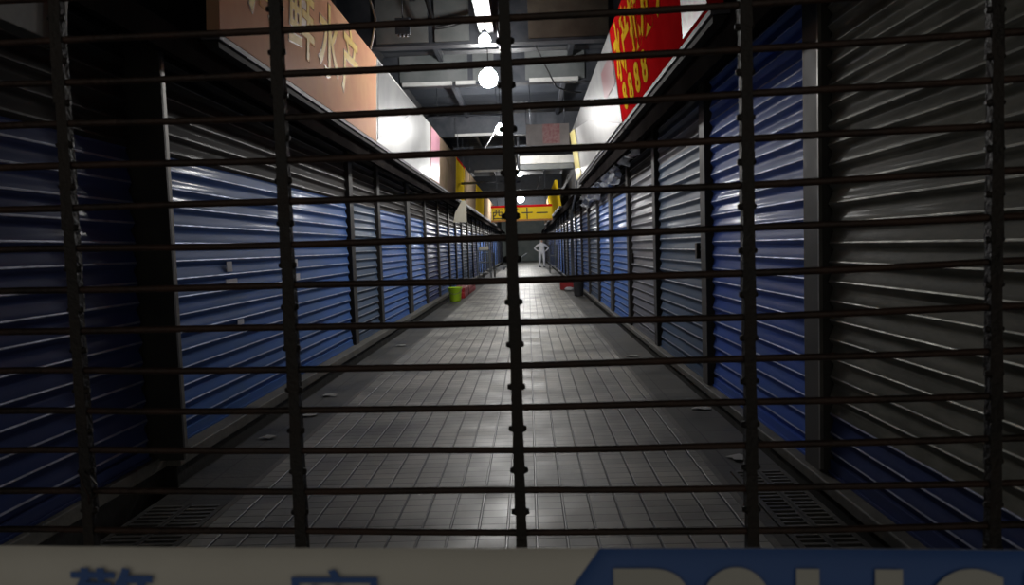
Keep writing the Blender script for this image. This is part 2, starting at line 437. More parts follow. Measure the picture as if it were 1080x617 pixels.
# ------------------------------------------------------------------ cable tray and conduit
tray = thing('cable_tray', 'bright metal cable tray under the roof at the top middle, above the nearest lamp', 'cable tray', (-0.49, 0, 4.46))
bm = new_bm()
add_box(bm, -0.10, 0.10, 5.0, 10.4, 0.0, 0.012); add_box(bm, -0.10, -0.088, 5.0, 10.4, 0.012, 0.075); add_box(bm, 0.088, 0.10, 5.0, 10.4, 0.012, 0.075)
obj('channel', bm, M['galv'], tray)
for y in (6, 8, 10):
    bm = new_bm(); add_tube(bm, [(-0.095, y, 0.07), (-0.095, y, 0.88)], 0.006, 6); add_tube(bm, [(0.095, y, 0.07), (0.095, y, 0.88)], 0.006, 6)
    obj('hanger_rod', bm, M['steel'], tray)
cp = thing('conduit_pipe', 'thin shiny conduit pipe beside the cable tray under the roof', 'pipe', (-0.30, 0, 4.22))
bm = new_bm(); add_tube(bm, [(0, y, 0.012*math.sin(y*1.3)) for y in range(9, 27)], 0.015, 10)
obj('pipe', bm, M['galv'], cp)
for k, y in enumerate(range(10, 26, 2)):
    bm = new_bm(); add_box(bm, -0.03, 0.03, y-0.02, y+0.02, -0.035, 0.035); add_tube(bm, [(0, y, 0.03), (0, y, 0.98)], 0.005, 6)
    obj('pipe_clamp', bm, M['steel'], cp)

# ------------------------------------------------------------------ lamps
lamp_words = ['smaller one close above the big dazzling one, nearest to the grille', 'big and dazzling, beside the thin shiny conduit pipe',
              'dazzling one with a pale cable slanting down from it', 'small one beyond the white beam box', 'seen just above the hanging yellow sign',
              'farthest one deep in the alley']
for (x, y, z, r, st), wd in zip(LAMPS, lamp_words):
    t = thing('pendant_lamp', 'white glowing pendant lamp, ' + wd, 'lamp', (x, y, z), group='lamps along the alley')
    bm = new_bm(); add_lathe(bm, [(0, -r), (r*0.5, -r*0.88), (r*0.86, -r*0.52), (r, 0), (r*0.86, r*0.5), (r*0.5, r*0.85), (0.0, r*0.95)], seg=20)
    obj('bulb', bm, bulb_mat(st), t)
    bm = new_bm(); add_lathe(bm, [(0.0, r*1.0), (r*0.45, r*0.98), (r*0.5, r*1.5), (r*0.3, r*1.6), (0, r*1.62)], seg=16)
    obj('socket', bm, M['steel'], t)
    bm = new_bm(); add_tube(bm, [(0, 0, r*1.6), (0, 0, (4.458 if y < 10.4 else 5.2) - z)], 0.008, 6)
    obj('cord', bm, M['cable'], t)

# ------------------------------------------------------------------ posts between the bays
def post(x0, x1, y0, y1, z1, key, light_edge=None):
    bm = new_bm(); add_box(bm, x0, x1, y0, y1, 0.05, z1)
    p = struct('pillar', bm, M[key], bevel=0.004)
    if light_edge is not None:
        q = new_bm(); add_box(q, *light_edge, 0.07, z1)
        obj('guide_channel', q, M['post_pale'], p)
    return p

PZ = 2.97
post(XL-0.14, -2.43, 4.86, 4.89, PZ, 'post', (-2.47, -2.432, 4.89, 4.93))
LP = [(10.62,10.84,'post'), (12.62,12.82,'post'), (15.7,16.1,'post'), (18.4,18.6,'post'), (21.05,21.25,'post'), (23.9,24.15,'post'), (26.2,26.45,'post'), (28.6,28.8,'post')]
y = 28.7
while y < YEND - 3:
    y += 2.75; LP.append((y-0.1, y+0.1, 'post'))
for a, b, k in LP: post(XL-0.14, XL+0.045, a, b, PZ, k)
RP = [(4.27,4.50,'post_brown',(1.695,1.715,4.25,4.27)), (6.96,7.16,'post_brown',None), (9.68,9.88,'post',None), (12.28,12.5,'post',None), (14.9,15.2,'post_brown',None)]
y = 15.05
while y < YEND - 3:
    y += 2.75; RP.append((y-0.09, y+0.09, 'post', None))
for a, b, k, e in RP: post(XR-0.05, XR+0.14, a, b, PZ, k, e)

# ------------------------------------------------------------------ roller shutters
def slat_curtain(length, zb, zt, pitch, split, seed, depth=0.024, lean=1.0):
    """local frame: face towards +x, running along +y from 0; split = height where the paint changes"""
    rnd = random.Random(seed)
    bm = new_bm()
    prof = [(0.0, 0.0), (0.07, 0.06), (0.14, 0.30), (0.21, 0.66), (0.28, 0.90), (0.335, 0.98), (0.35, 1.10), (0.385, 1.12), (0.405, 0.97), (0.45, 0.93), (0.54, 0.82), (0.66, 0.60), (0.78, 0.33), (0.89, 0.11), (0.96, 0.02)]
    pts = []
    z = zb
    k = 0
    while z < zt:
        dz = rnd.uniform(-0.002, 0.002); d = depth * rnd.uniform(0.85, 1.12)
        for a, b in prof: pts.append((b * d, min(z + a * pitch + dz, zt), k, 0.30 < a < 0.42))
        z += pitch; k += 1
    ny = max(2, int(length / 0.45))
    cols = []
    for j in range(ny + 1):
        y = length * j / ny
        cols.append([bm.verts.new((x + 0.0016*math.sin(y*2.1 + k2*1.7 + seed) + 0.002*rnd.uniform(-1, 1)*0.4, y, zz)) for x, zz, k2, bd in pts])
    for j in range(ny):
        for i in range(len(pts) - 1):
            f = bm.faces.new([cols[j][i], cols[j+1][i], cols[j+1][i+1], cols[j][i+1]])
            f.smooth = True
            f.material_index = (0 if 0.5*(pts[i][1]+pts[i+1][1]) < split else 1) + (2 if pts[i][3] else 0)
    return bm

def make_shutter(side, ya, yb, low, top, split, pitch, label, seed, stickers=(), zt=2.955, group='roller shutters', lock=None, sheen=None):
    L = yb - ya
    if side == 'left':
        t = thing('roller_shutter', label, 'shutter', (XL - 0.02, ya, 0.07), 0, group); zb0 = 0.07
    else:
        t = thing('roller_shutter', label, 'shutter', (XR + 0.02, yb, 0.05), PI, group); zb0 = 0.05
    sp = split - zb0
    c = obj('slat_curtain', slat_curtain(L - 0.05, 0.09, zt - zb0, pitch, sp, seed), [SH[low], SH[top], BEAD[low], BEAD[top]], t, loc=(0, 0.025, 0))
    so = c.modifiers.new('gauge', 'SOLIDIFY'); so.thickness = 0.002; so.offset = -1; so.use_rim = False
    bm = new_bm(); add_box(bm, -0.012, 0.022, 0.02, L-0.02, 0.0, 0.085); add_box(bm, 0.022, 0.034, 0.02, L-0.02, 0.0, 0.02)
    obj('bottom_rail', bm, SH[low] if low != 'grey' else SH['deep'], t, bevel=0.003)
    bm = new_bm(); add_box(bm, -0.05, -0.006, -0.04, 0.0, 0, zt - zb0); add_box(bm, -0.05, -0.04, 0.0, 0.05, 0, zt - zb0)
    obj('guide_rail', bm, M['post'], t)
    bm = new_bm(); add_box(bm, -0.05, -0.006, L, L+0.04, 0, zt - zb0); add_box(bm, -0.05, -0.04, L-0.05, L, 0, zt - zb0)
    obj('guide_rail', bm, M['post'], t)
    for (sy, sz, w_, h_) in stickers:
        bm = new_bm(); add_box(bm, 0.0235, 0.030, sy-w_*1.1, sy+w_*1.1, sz-h_/2, sz+h_/2)
        obj('sticker', bm, M['sticker'], t)
    if lock:
        bm = new_bm(); add_box(bm, 0.02, 0.06, lock[0]-0.04, lock[0]+0.04, lock[1]-0.08, lock[1]+0.08)
        obj('lock_box', bm, M['iron_dark'], t, bevel=0.004)
    return t

def sheens(z): return z
ORD = ['first','second','third','fourth','fifth','sixth','seventh','eighth','ninth','tenth','eleventh','twelfth','thirteenth','fourteenth',
       'fifteenth','sixteenth','seventeenth','eighteenth','nineteenth','twentieth','twenty-first','twenty-second','twenty-third','twenty-fourth',
       'twenty-fifth','twenty-sixth','twenty-seventh','twenty-eighth','twenty-ninth','thirtieth']
SPL_L, SPL_R = 2.20, 2.36
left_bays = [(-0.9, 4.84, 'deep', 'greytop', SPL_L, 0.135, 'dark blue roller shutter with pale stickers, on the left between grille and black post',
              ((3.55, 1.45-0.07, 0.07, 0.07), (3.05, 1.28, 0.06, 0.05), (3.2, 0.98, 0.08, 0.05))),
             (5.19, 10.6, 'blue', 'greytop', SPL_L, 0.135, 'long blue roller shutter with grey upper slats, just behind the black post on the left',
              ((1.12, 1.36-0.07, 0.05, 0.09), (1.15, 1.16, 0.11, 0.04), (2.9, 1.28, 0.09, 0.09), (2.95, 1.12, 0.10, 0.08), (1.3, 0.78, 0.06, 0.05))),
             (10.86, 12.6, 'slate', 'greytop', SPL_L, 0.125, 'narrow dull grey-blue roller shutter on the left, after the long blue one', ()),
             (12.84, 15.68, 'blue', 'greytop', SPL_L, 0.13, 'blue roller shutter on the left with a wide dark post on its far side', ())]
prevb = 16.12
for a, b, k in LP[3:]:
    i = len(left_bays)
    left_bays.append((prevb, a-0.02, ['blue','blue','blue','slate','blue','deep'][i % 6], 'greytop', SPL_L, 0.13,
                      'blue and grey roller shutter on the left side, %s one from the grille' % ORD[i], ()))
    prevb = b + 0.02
for i, (a, b, lo_, tp, sp, pt, lb, st) in enumerate(left_bays):
    make_shutter('left', a, b, lo_, tp, sp, pt, lb, 100+i, st, group='roller shutters along the left side')

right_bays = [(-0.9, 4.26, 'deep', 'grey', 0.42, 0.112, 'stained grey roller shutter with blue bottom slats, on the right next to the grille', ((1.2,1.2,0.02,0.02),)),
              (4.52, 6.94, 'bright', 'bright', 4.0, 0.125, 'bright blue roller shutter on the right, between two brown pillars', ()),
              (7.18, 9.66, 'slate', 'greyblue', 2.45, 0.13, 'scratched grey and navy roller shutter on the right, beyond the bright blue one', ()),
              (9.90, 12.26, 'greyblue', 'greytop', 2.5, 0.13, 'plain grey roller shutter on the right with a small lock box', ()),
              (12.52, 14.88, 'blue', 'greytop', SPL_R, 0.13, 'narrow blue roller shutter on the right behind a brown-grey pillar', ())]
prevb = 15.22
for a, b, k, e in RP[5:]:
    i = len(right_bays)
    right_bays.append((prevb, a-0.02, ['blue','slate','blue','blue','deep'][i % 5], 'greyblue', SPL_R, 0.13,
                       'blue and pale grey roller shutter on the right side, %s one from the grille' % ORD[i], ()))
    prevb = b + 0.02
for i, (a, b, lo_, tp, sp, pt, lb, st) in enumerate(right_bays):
    lk = (2.25, 1.3) if i in (2,) else ((0.2, 1.15) if i == 3 else None)
    make_shutter('right', a, b, lo_, tp, sp, pt, lb, 200+i, (), group='roller shutters along the right side', lock=lk)

# ------------------------------------------------------------------ drain gratings
def grating(x0, x1, y0, y1, label):
    t = thing('drain_grating', label, 'grating', ((x0+x1)/2, y0, -0.01))
    w2 = (x1-x0)/2; L = y1-y0
    bm = new_bm(); add_box(bm, -w2, -w2+0.03, 0, L, -0.05, 0.014); add_box(bm, w2-0.03, w2, 0, L, -0.05, 0.014); add_box(bm, -0.02, 0.02, 0, L, -0.05, 0.014)
    obj('frame', bm, M['paver'], t)
    k = 0
    y = 0.03
    while y < L:
        k += 1
        y += 0.055
    bm = new_bm()
    for i in range(k):
        yy = 0.03 + i*0.055
        add_box(bm, -w2+0.03, w2-0.03, yy, yy+0.022, -0.04, 0.012)
    g = obj('bars', bm, M['post_pale'], t)
    return t
grating(1.225, 1.555, 2.0, 4.46, 'steel drain grating in the floor beside the grey shutter on the right')
grating(-2.262, -1.815, 1.9, 4.12, 'dark steel drain grating in the floor beside the open gutter on the left')

# ------------------------------------------------------------------ shop signs
def sign(side, ya, yb, face, label, zb=3.08, zt=4.30, group=None):
    """long sign box leaning out a little; returns (thing, function giving a point on the face)"""
    s = 1 if side == 'left' else -1
    xb, xt = (-2.20, -2.14) if side == 'left' else (1.33, 1.18)
    t = thing('shop_sign', label, 'sign', (0, 0, 0), group=group)
    bm = new_bm()
    add_hex(bm, [(xb, ya, zb), (xb, yb, zb), (xb - s*0.10, yb, zb), (xb - s*0.10, ya, zb),
                 (xt, ya, zt), (xt, yb, zt), (xt - s*0.10, yb, zt), (xt - s*0.10, ya, zt)])
    box = obj('sign_box', bm, M[face], t, bevel=0.004)
    bm = new_bm(); add_box(bm, min(xb, xb - s*0.14), max(xb, xb - s*0.14), ya, yb, zb-0.045, zb-0.005)
    obj('lower_rail', bm, M['sign_rail'], t)
    bm = new_bm()
    wx = XL if side == 'left' else XR
    add_box(bm, min(wx, xb - s*0.02), max(wx, xb - s*0.02), ya+0.02, yb-0.02, zb-0.10, zb-0.05)
    obj('soffit', bm, M['sign_back'], t)
    for k in range(2):
        yy = ya + (yb-ya)*(0.25 + 0.5*k)
        bm = new_bm(); add_tube(bm, [(xt - s*0.05, yy, zt-0.05), (wx + s*0.02, yy, zt+0.25)], 0.012, 6)
        obj('stay_rod', bm, M['steel'], t)
    def P(y, v, off=0.004):      # v from 0 bottom to 1 top
        return (xb + (xt-xb)*v + s*off, y, zb + (zt-zb)*v)
    return box, P, s

def on_sign(P, s, y, v0, text, size, key, t, name='lettering', emb=0.0, off=0.004, sx=1.0):
    o = P(y, v0, off); a = P(y, v0 + 0.1, off)
    up_ = (Vector(a) - Vector(o)).normalized()
    xd = (0, 1, 0) if s > 0 else (0, -1, 0)
    return glyph(name, text, size, frame(o, xd, up_), M[key], t, embolden=emb, sx=sx)

# left: orange sign with gold characters
t, P, s = sign('left', 5.32, 10.75, 'orange', 'long faded orange sign with gold characters, above the blue shutter on the left')
for k, ch in enumerate('海鲜水产'):
    y = 6.25 + k*0.98
    on_sign(P, s, y, 0.34, ch, 0.86, 'gold_dark', t, emb=0.022, off=0.003)
    on_sign(P, s, y, 0.34, ch, 0.86, 'gold', t, emb=0.008, off=0.006)
# left: pale sign
t, P, s = sign('left', 10.78, 16.6, 'pale', 'glossy white sign brightly lit, next after the orange sign on the left')
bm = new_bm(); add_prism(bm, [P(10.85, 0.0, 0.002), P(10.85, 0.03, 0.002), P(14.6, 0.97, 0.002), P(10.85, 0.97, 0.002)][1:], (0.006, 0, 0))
obj('painted_shade_corner', bm, M['shaded_sign'], t)  # shade on the upper corner of the pale sign, painted as a grey triangle
t, P, s = sign('left', 16.63, 22.5, 'tan', 'dull tan and pink sign on the left between the white sign and yellow sign')
bm = new_bm(); add_prism(bm, [P(16.7, 0.02, 0.002), P(18.3, 0.02, 0.002), P(18.3, 0.98, 0.002), P(16.7, 0.98, 0.002)], (0.006, 0, 0))
obj('pink_panel', bm, mat('pink_vinyl', (0.62,0.30,0.38), None, 0.3), t)
t, P, s = sign('left', 22.6, 25.6, 'yellow', 'bright yellow sign high on the left beyond the tan sign')
bm = new_bm(); add_prism(bm, [P(22.62, 0.95, 0.002), P(25.58, 0.95, 0.002), P(25.58, 1.0, 0.002), P(22.62, 1.0, 0.002)], (0.006, 0, 0))
obj('red_border', bm, M['red'], t)
sign('left', 25.7, 31.0, 'tan', 'narrow tan sign on the left between the two yellow signs')
sign('left', 31.1, 36.5, 'yellow', 'small yellow sign on the left nearest the hanging yellow board', zt=4.2)
sign('left', 37.0, 52.0, 'tan', 'far tan sign on the left beside the hanging yellow board', zt=4.2)

# right: red sign with yellow characters
t, P, s = sign('right', 5.2, 9.9, 'red', 'red sign with large yellow characters high on the right')
for k, ch in enumerate('水产批发'):
    y = 9.40 - k*0.66
    on_sign(P, s, y, 0.44, ch, 0.74, 'yellow_txt', t, emb=0.02, sx=0.86)
on_sign(P, s, 6.55, 0.44, '元', 0.80, 'yellow_txt', t, emb=0.02, sx=0.95)
for k in range(4):
    on_sign(P, s, 9.35 - k*0.50, 0.08, '8', 0.44, 'yellow_txt', t, emb=0.014, sx=1.4)
bm = new_bm(); add_prism(bm, [P(6.05, 0.02, 0.002), P(5.25, 0.02, 0.002), P(5.25, 0.98, 0.002), P(5.7, 0.98, 0.002)], (-0.006, 0, 0))
obj('faded_corner', bm, mat('faded_pink_vinyl', (0.42,0.12,0.14), (0.50,0.34,0.30), 0.35, scale=6, spec=0.1), t)
t, P, s = sign('right', 9.95, 18.6, 'shaded_sign', 'sign board with painted-in grey shade and lit white lower part, beyond the red sign')
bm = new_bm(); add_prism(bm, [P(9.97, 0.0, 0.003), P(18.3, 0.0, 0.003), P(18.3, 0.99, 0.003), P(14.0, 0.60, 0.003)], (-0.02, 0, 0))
obj('lit_lower_part', bm, M['pale'], t)  # lit part below the diagonal shade edge, painted as a white sheet
bm = new_bm(); add_prism(bm, [P(17.1, 0.01, 0.026), P(18.55, 0.01, 0.026), P(18.55, 0.99, 0.026), P(17.1, 0.88, 0.026)], (-0.01, 0, 0))
obj('yellow_edge', bm, mat('pale_yellow_vinyl', (0.85,0.74,0.30), None, 0.35), t)
bm = new_bm(); add_prism(bm, [P(10.0, 0.45, 0.003), P(11.3, 0.45, 0.003), P(11.3, 0.80, 0.003), P(10.0, 0.80, 0.003)], (-0.005, 0, 0))
obj('maroon_panel', bm, mat('maroon_vinyl', (0.16,0.02,0.03), None, 0.4), t)
sign('right', 30.0, 40.0, 'yellow', 'small dull yellow sign on the right of the hanging yellow board', zb=3.08, zt=4.15)
sign('right', 41.0, 55.0, 'tan', 'far brownish sign on the right behind the yellow one', zb=3.08, zt=4.15)

# near sign at top left with its hanging strap
t = thing('shop_sign', 'dim olive grey sign board at the top left, close to the grille', 'sign', (-2.30, 2.2, 2.53))
bm = new_bm(); add_hex(bm, [(0,0,0.0),(0,1.45,0.0),(-0.10,1.45,0.0),(-0.10,0,0.0),(0.03,0,0.9),(0.03,1.62,0.9),(-0.10,1.62,0.9),(-0.10,0,0.9)])
obj('sign_box', bm, M['olive'], t, bevel=0.005)
bm = new_bm(); add_box(bm, -0.33, -0.09, 0.2, 0.25, 0.5, 0.55); add_box(bm, -0.33, -0.09, 1.1, 1.15, 0.5, 0.55)
obj('bracket', bm, M['steel'], t)
bm = new_bm(); add_prism(bm, [(0.004,1.385,-0.60),(0.004,1.42,-0.60),(0.004,1.445,0.0),(0.034,1.50,0.85),(0.034,1.38,0.85),(0.004,1.375,0.0)], (0.012,0,0))
tag(obj('hanging_strap', bm, M['strap'], None, loc=(-2.30, 2.2, 2.53)), 'pale strap hanging down from the dim sign at the top left', 'strap')

# ------------------------------------------------------------------ hanging yellow direction board
t = thing('direction_board', 'yellow board with red borders and black characters hanging across the alley', 'sign', (-0.22, 30.0, 2.55))
bm = new_bm(); add_box(bm, -1.25, 1.25, 0, 0.12, 0.0, 0.55)
obj('board', bm, M['yellow'], t)
bm = new_bm(); add_box(bm, -1.27, 1.27, -0.012, 0.13, 0.53, 0.62)
obj('top_border', bm, M['red'], t)
bm = new_bm(); add_box(bm, -1.27, 1.27, -0.012, 0.13, -0.04, 0.035)
obj('bottom_border', bm, mat('brown_red_border', (0.40,0.16,0.03), None, 0.4), t)
M['blacktxt'] = mat('black_print', (0.03,0.02,0.01), None, 0.5)
for x, ch in ((-1.0, '西'), (-0.36, '区'), (0.22, '十'), (0.84, '一')):
    glyph('lettering', ch, 0.50, frame((x, -0.006, 0.085), (1,0,0), (0,0,1)), M['blacktxt'], t, embolden=0.004, extrude=0.004)
for x in (-1.0, 1.0):
    bm = new_bm(); add_tube(bm, [(x, 0.06, 0.6), (x, 0.06, 2.66)], 0.012, 6)
    obj('hanging_wire', bm, M['steel'], t)

# ------------------------------------------------------------------ cream board, white beam box, pink notice
t = thing('notice_board', 'cream slanted board hanging below the tan sign on the left', 'board', (-2.0, 21.0, 2.22))
bm = new_bm(); add_prism(bm, [(-0.15,0,0),(0.24,0,0),(0.25,0,0.62),(0.12,0,0.62),(-0.09,0,0.27)], (0,0.04,0))
obj('board', bm, M['cream'], t)
bm = new_bm(); add_tube(bm, [(0.2, 0.02, 0.6), (0.2, 0.02, 3.0)], 0.008, 6)
obj('hanging_wire', bm, M['steel'], t)

t = thing('beam_casing', 'white boxed beam crossing the right half of the alley under the roof', 'beam', (0.55, 19.0, 3.45))
bm = new_bm(); add_box(bm, -0.72, 0.72, 0, 0.30, 0.15, 0.36)
obj('casing', bm, M['white_metal'], t, bevel=0.01)
bm = new_bm(); add_box(bm, -0.75, 0.70, -0.02, 0.34, 0.0, 0.14)
obj('lower_flange', bm, M['panel'], t, bevel=0.01)
bm = new_bm(); add_tube(bm, [(-0.73, -0.04, -0.10), (-0.73, -0.04, 0.85)], 0.03, 10)
obj('down_pipe', bm, M['galv'], t)
bm = new_bm(); add_tube(bm, [(0.74, 0.0, 0.2), (0.78, 0.0, 0.1), (0.76, 0.0, -0.6), (0.62, 0.0, -1.1)], 0.028, 10)
obj('bent_pipe', bm, M['galv'], t)
bm = new_bm(); add_tube(bm, [(-0.5, 0.15, 0.36), (-0.5, 0.15, 1.7)], 0.012, 6); add_tube(bm, [(0.5, 0.15, 0.36), (0.5, 0.15, 1.7)], 0.012, 6)
obj('hanger_rod', bm, M['steel'], t)

t = thing('notice_board', 'pinkish brown notice hanging above the white boxed beam', 'board', (0.54, 17.0, 3.78))
bm = new_bm(); add_box(bm, -0.5, 0.5, 0, 0.04, 0, 0.5)
obj('board', bm, mat('dull_grey_board', (0.26,0.23,0.22), (0.34,0.30,0.28), 0.5), t)
bm = new_bm(); add_box(bm, -0.12, 0.28, -0.008, 0, 0.05, 0.5)
obj('pink_sheet', bm, mat('pinkish_sheet', (0.36,0.12,0.13), (0.48,0.30,0.28), 0.5, scale=14), t)
bm = new_bm(); add_tube(bm, [(-0.4, 0.02, 0.5), (-0.4, 0.02, 1.44)], 0.008, 6); add_tube(bm, [(0.4, 0.02, 0.5), (0.4, 0.02, 1.44)], 0.008, 6)
obj('hanging_wire', bm, M['steel'], t)

# fluorescent arm and pale pillar by the far right shutters
bm = new_bm(); add_box(bm, 1.50, 1.61, 25.5, 25.62, 0.0, 2.97)
tag(obj('standpipe', bm, M['panel'], bevel=0.02), 'pale greenish square pipe standing by the far right shutters', 'pipe')
t = thing('wall_bracket', 'small white L-shaped bracket near the top of the far right shutters', 'bracket', (1.62, 24.0, 3.05))
bm = new_bm(); add_box(bm, -0.15, 0.14, -0.03, 0.0, 0.0, 0.05); obj('arm', bm, M['white_metal'], t)
bm = new_bm(); add_box(bm, -0.15, -0.10, -0.03, 0.0, 0.05, 0.22); obj('upright', bm, M['white_metal'], t)

# ------------------------------------------------------------------ roof pipes and cables
for k, (y, z, x0, x1, r, lb) in enumerate([(16.0, 4.35, -2.2, -0.4, 0.02, 'thin pipe crossing under the roof left of the second lamp'),
                                     (19.5, 3.95, -2.1, -0.3, 0.025, 'thin pipe crossing under the roof behind the second lamp'),
                                     (24.0, 3.60, -2.15, -0.2, 0.04, 'pale pipe crossing the alley just above the hanging yellow board')]):
    t = thing('cross_pipe', lb, 'pipe', (x0, y, z))
    bm = new_bm(); add_tube(bm, [(0, 0, 0), ((x1-x0)*0.5, 0, 0.01), (x1-x0, 0, 0.0)], r, 8)
    obj('pipe', bm, M['galv'] if k == 2 else M['steel'], t)
    bm = new_bm(); add_tube(bm, [(0.3, 0, r), (0.3, 0, 5.2-z)], 0.006, 6); add_tube(bm, [(x1-x0-0.2, 0, r), (x1-x0-0.2, 0, 5.2-z)], 0.006, 6)
    obj('hanger_rod', bm, M['steel'], t)

def cable(pts, r, key, label):
    V = [Vector(p) for p in pts]
    out = []
    for a, b in zip(V, V[1:]):
        for i in range(6): out.append(a.lerp(b, i/6) - Vector((0, 0, 0.06*math.sin(PI*i/6)*(b-a).length*0.5)))
    out.append(V[-1])
    bm = new_bm(); add_tube(bm, out, r, 6)
    return tag(obj('roof_cable', bm, M[key]), label, 'cable')
cable([(-0.62, 17.1, 4.3), (-1.05, 17.2, 3.66)], 0.012, 'cable_pale', 'pale cable slanting down left from the second lamp')
cable([(-1.9, 8.6, 5.0), (-1.72, 8.7, 4.2), (-1.9, 9.2, 4.0)], 0.012, 'cable_pale', 'pale looping cable beside the orange sign near the roof')
cable([(-1.35, 10.2, 5.1), (-1.2, 10.3, 4.55), (-0.7, 10.4, 4.7)], 0.03, 'cable', 'thick black cable sagging in front of the grey roof panel')
cable([(0.2, 13.0, 5.1), (0.6, 13.2, 4.3), (1.1, 14.0, 4.35)], 0.014, 'cable', 'black cable sagging under the roof right of the tray')
cable([(0.45, 21.5, 3.5), (0.25, 21.5, 3.0), (0.6, 22.5, 3.3)], 0.010, 'cable_pale', 'thin pale wires dangling under the white boxed beam')

# cluster of hardware where the stays of the signs meet, left of the lamps
t = thing('junction_box', 'dark junction box with glinting fittings on the roof left of the lamps', 'junction box', (-1.62, 10.0, 4.40))
bm = new_bm(); add_box(bm, -0.10, 0.10, 0, 0.08, 0, 0.22); obj('box', bm, M['steel'], t, bevel=0.006)
bm = new_bm(); add_tube(bm, [(0, 0.04, 0.22), (0, 0.04, 0.8)], 0.01, 6); obj('hanger_rod', bm, M['steel'], t)
for k in range(3):
    bm = new_bm(); add_lathe(bm, [(0, -0.03), (0.018, -0.02), (0.018, 0.01), (0, 0.02)], c=(-0.05+0.05*k, 0.03, -0.01), seg=10); obj('cable_gland', bm, M['galv'], t)

# crinkled plastic film hung over the shutters at right
def film(label, x, y0, y1, z0, z1, seed):
    rnd = random.Random(seed)
    bm = new_bm(); nu, nv = 26, 12
    g = [[bm.verts.new((x - 0.05 - 0.10*rnd.random() - 0.08*math.sin(i*1.1+j), y0+(y1-y0)*i/nu, z0 + (z1-z0)*j/nv + rnd.uniform(-0.025, 0.025) + 0.10*math.sin(i*0.8)*(1-j/nv))) for j in range(nv+1)] for i in range(nu+1)]
    for i in range(nu):
        for j in range(nv):
            bm.faces.new([g[i][j], g[i+1][j], g[i+1][j+1], g[i][j+1]])
    o = obj('plastic_film', bm, M['film'])
    so = o.modifiers.new('gauge', 'SOLIDIFY'); so.thickness = 0.002
    return tag(o, label, 'plastic film', None)
film('crumpled clear plastic film hanging below the shaded sign on the right, nearer sheet', 1.68, 10.2, 12.2, 2.80, 2.93, 3)
film('crumpled clear plastic film over the shutter behind the brown-grey pillar on the right', 1.68, 12.7, 14.7, 2.60, 2.93, 4)
film('shiny crumpled film above the far right shutters', 1.68, 15.4, 20.5, 2.52, 2.93, 5)

# ------------------------------------------------------------------ things on the floor far down
t = thing('bucket', 'fluorescent lime green plastic bucket standing against the left shutters', 'bucket', (-2.06, 19.9, 0.0))
bm = new_bm(); add_lathe(bm, [(0, 0), (0.135, 0), (0.15, 0.02), (0.19, 0.36), (0.205, 0.37), (0.205, 0.39), (0.18, 0.39), (0.14, 0.03), (0, 0.03)], seg=28)
obj('pail', bm, M['lime'], t)
bm = new_bm(); add_tube(bm, [(0.20*math.cos(a), -0.20*math.sin(a)*0.9, 0.37-0.16*math.sin(a)) for a in [PI*i/12 for i in range(13)]], 0.006, 6)
obj('handle', bm, M['lime_dark'], t)

t = thing('tarpaulin_stack', 'low red tarpaulin covered stack behind the lime bucket on the left', 'tarpaulin', (-2.02, 21.0, -0.0))
bm = new_bm(); add_box(bm, -0.24, 0.12, 0, 4.4, 0.0, 0.30)
bmesh.ops.subdivide_edges(bm, edges=bm.edges, cuts=5, use_grid_fill=True)
rnd = random.Random(9)
for v in bm.verts:
    if v.co.z > 0.02: v.co += Vector((rnd.uniform(-.012,.012), rnd.uniform(-.02,.02), rnd.uniform(-.02,.012)))
obj('cover', bm, M['red_plastic'], t, bevel=0.01)
bm = new_bm(); add_tube(bm, [(-0.25, 1.4, 0.02), (-0.25, 1.4, 0.31), (0.13, 1.4, 0.31), (0.13, 1.4, 0.02)], 0.008, 6)
obj('rope', bm, M['cable'], t)

t = thing('crate', 'red plastic crate on the floor at the foot of the right shutters', 'crate', (1.24, 23.6, 0.0))
bm = new_bm()
add_box(bm, -0.22, 0.22, 0, 0.55, 0, 0.03)
for a in ((-0.22,0.22,0,0.03),(-0.22,0.22,0.52,0.55),(-0.22,-0.19,0.03,0.52),(0.19,0.22,0.03,0.52)): add_box(bm, *a, 0.03, 0.28)
obj('tub', bm, M['red_plastic'], t, bevel=0.006)
bm = new_bm(); add_box(bm, -0.235, 0.235, -0.015, 0.0, 0.25, 0.29); add_box(bm, -0.235, 0.235, 0.55, 0.565, 0.25, 0.29)
obj('rim', bm, M['red_plastic'], t)
bm = new_bm(); bmesh.ops.create_icosphere(bm, subdivisions=3, radius=0.12)
rnd = random.Random(5)
for v in bm.verts: v.co = Vector((v.co.x*1.2, v.co.y, max(v.co.z*0.5, -0.05)+0.05)) * rnd.uniform(0.85, 1.12)
for v in bm.verts: v.co.z = max(v.co.z, 0)
tag(obj('plastic_bag', bm, M['white_bag'], loc=(1.28, 23.1, 0.0)), 'crumpled white plastic bag on the floor in front of the red crate', 'bag')

t = thing('bin', 'dark grey bin standing beside the right shutters', 'bin', (1.40, 20.55, -0.004))
bm = new_bm(); add_lathe(bm, [(0,0),(0.12,0),(0.13,0.01),(0.155,0.46),(0.165,0.47),(0.165,0.50),(0.14,0.50),(0.115,0.03),(0,0.03)], seg=24)
obj('body', bm, M['bin'], t)
bm = new_bm(); add_lathe(bm, [(0.17,0.50),(0.17,0.53),(0.06,0.57),(0,0.575)], seg=24)
obj('lid', bm, M['bin'], t)

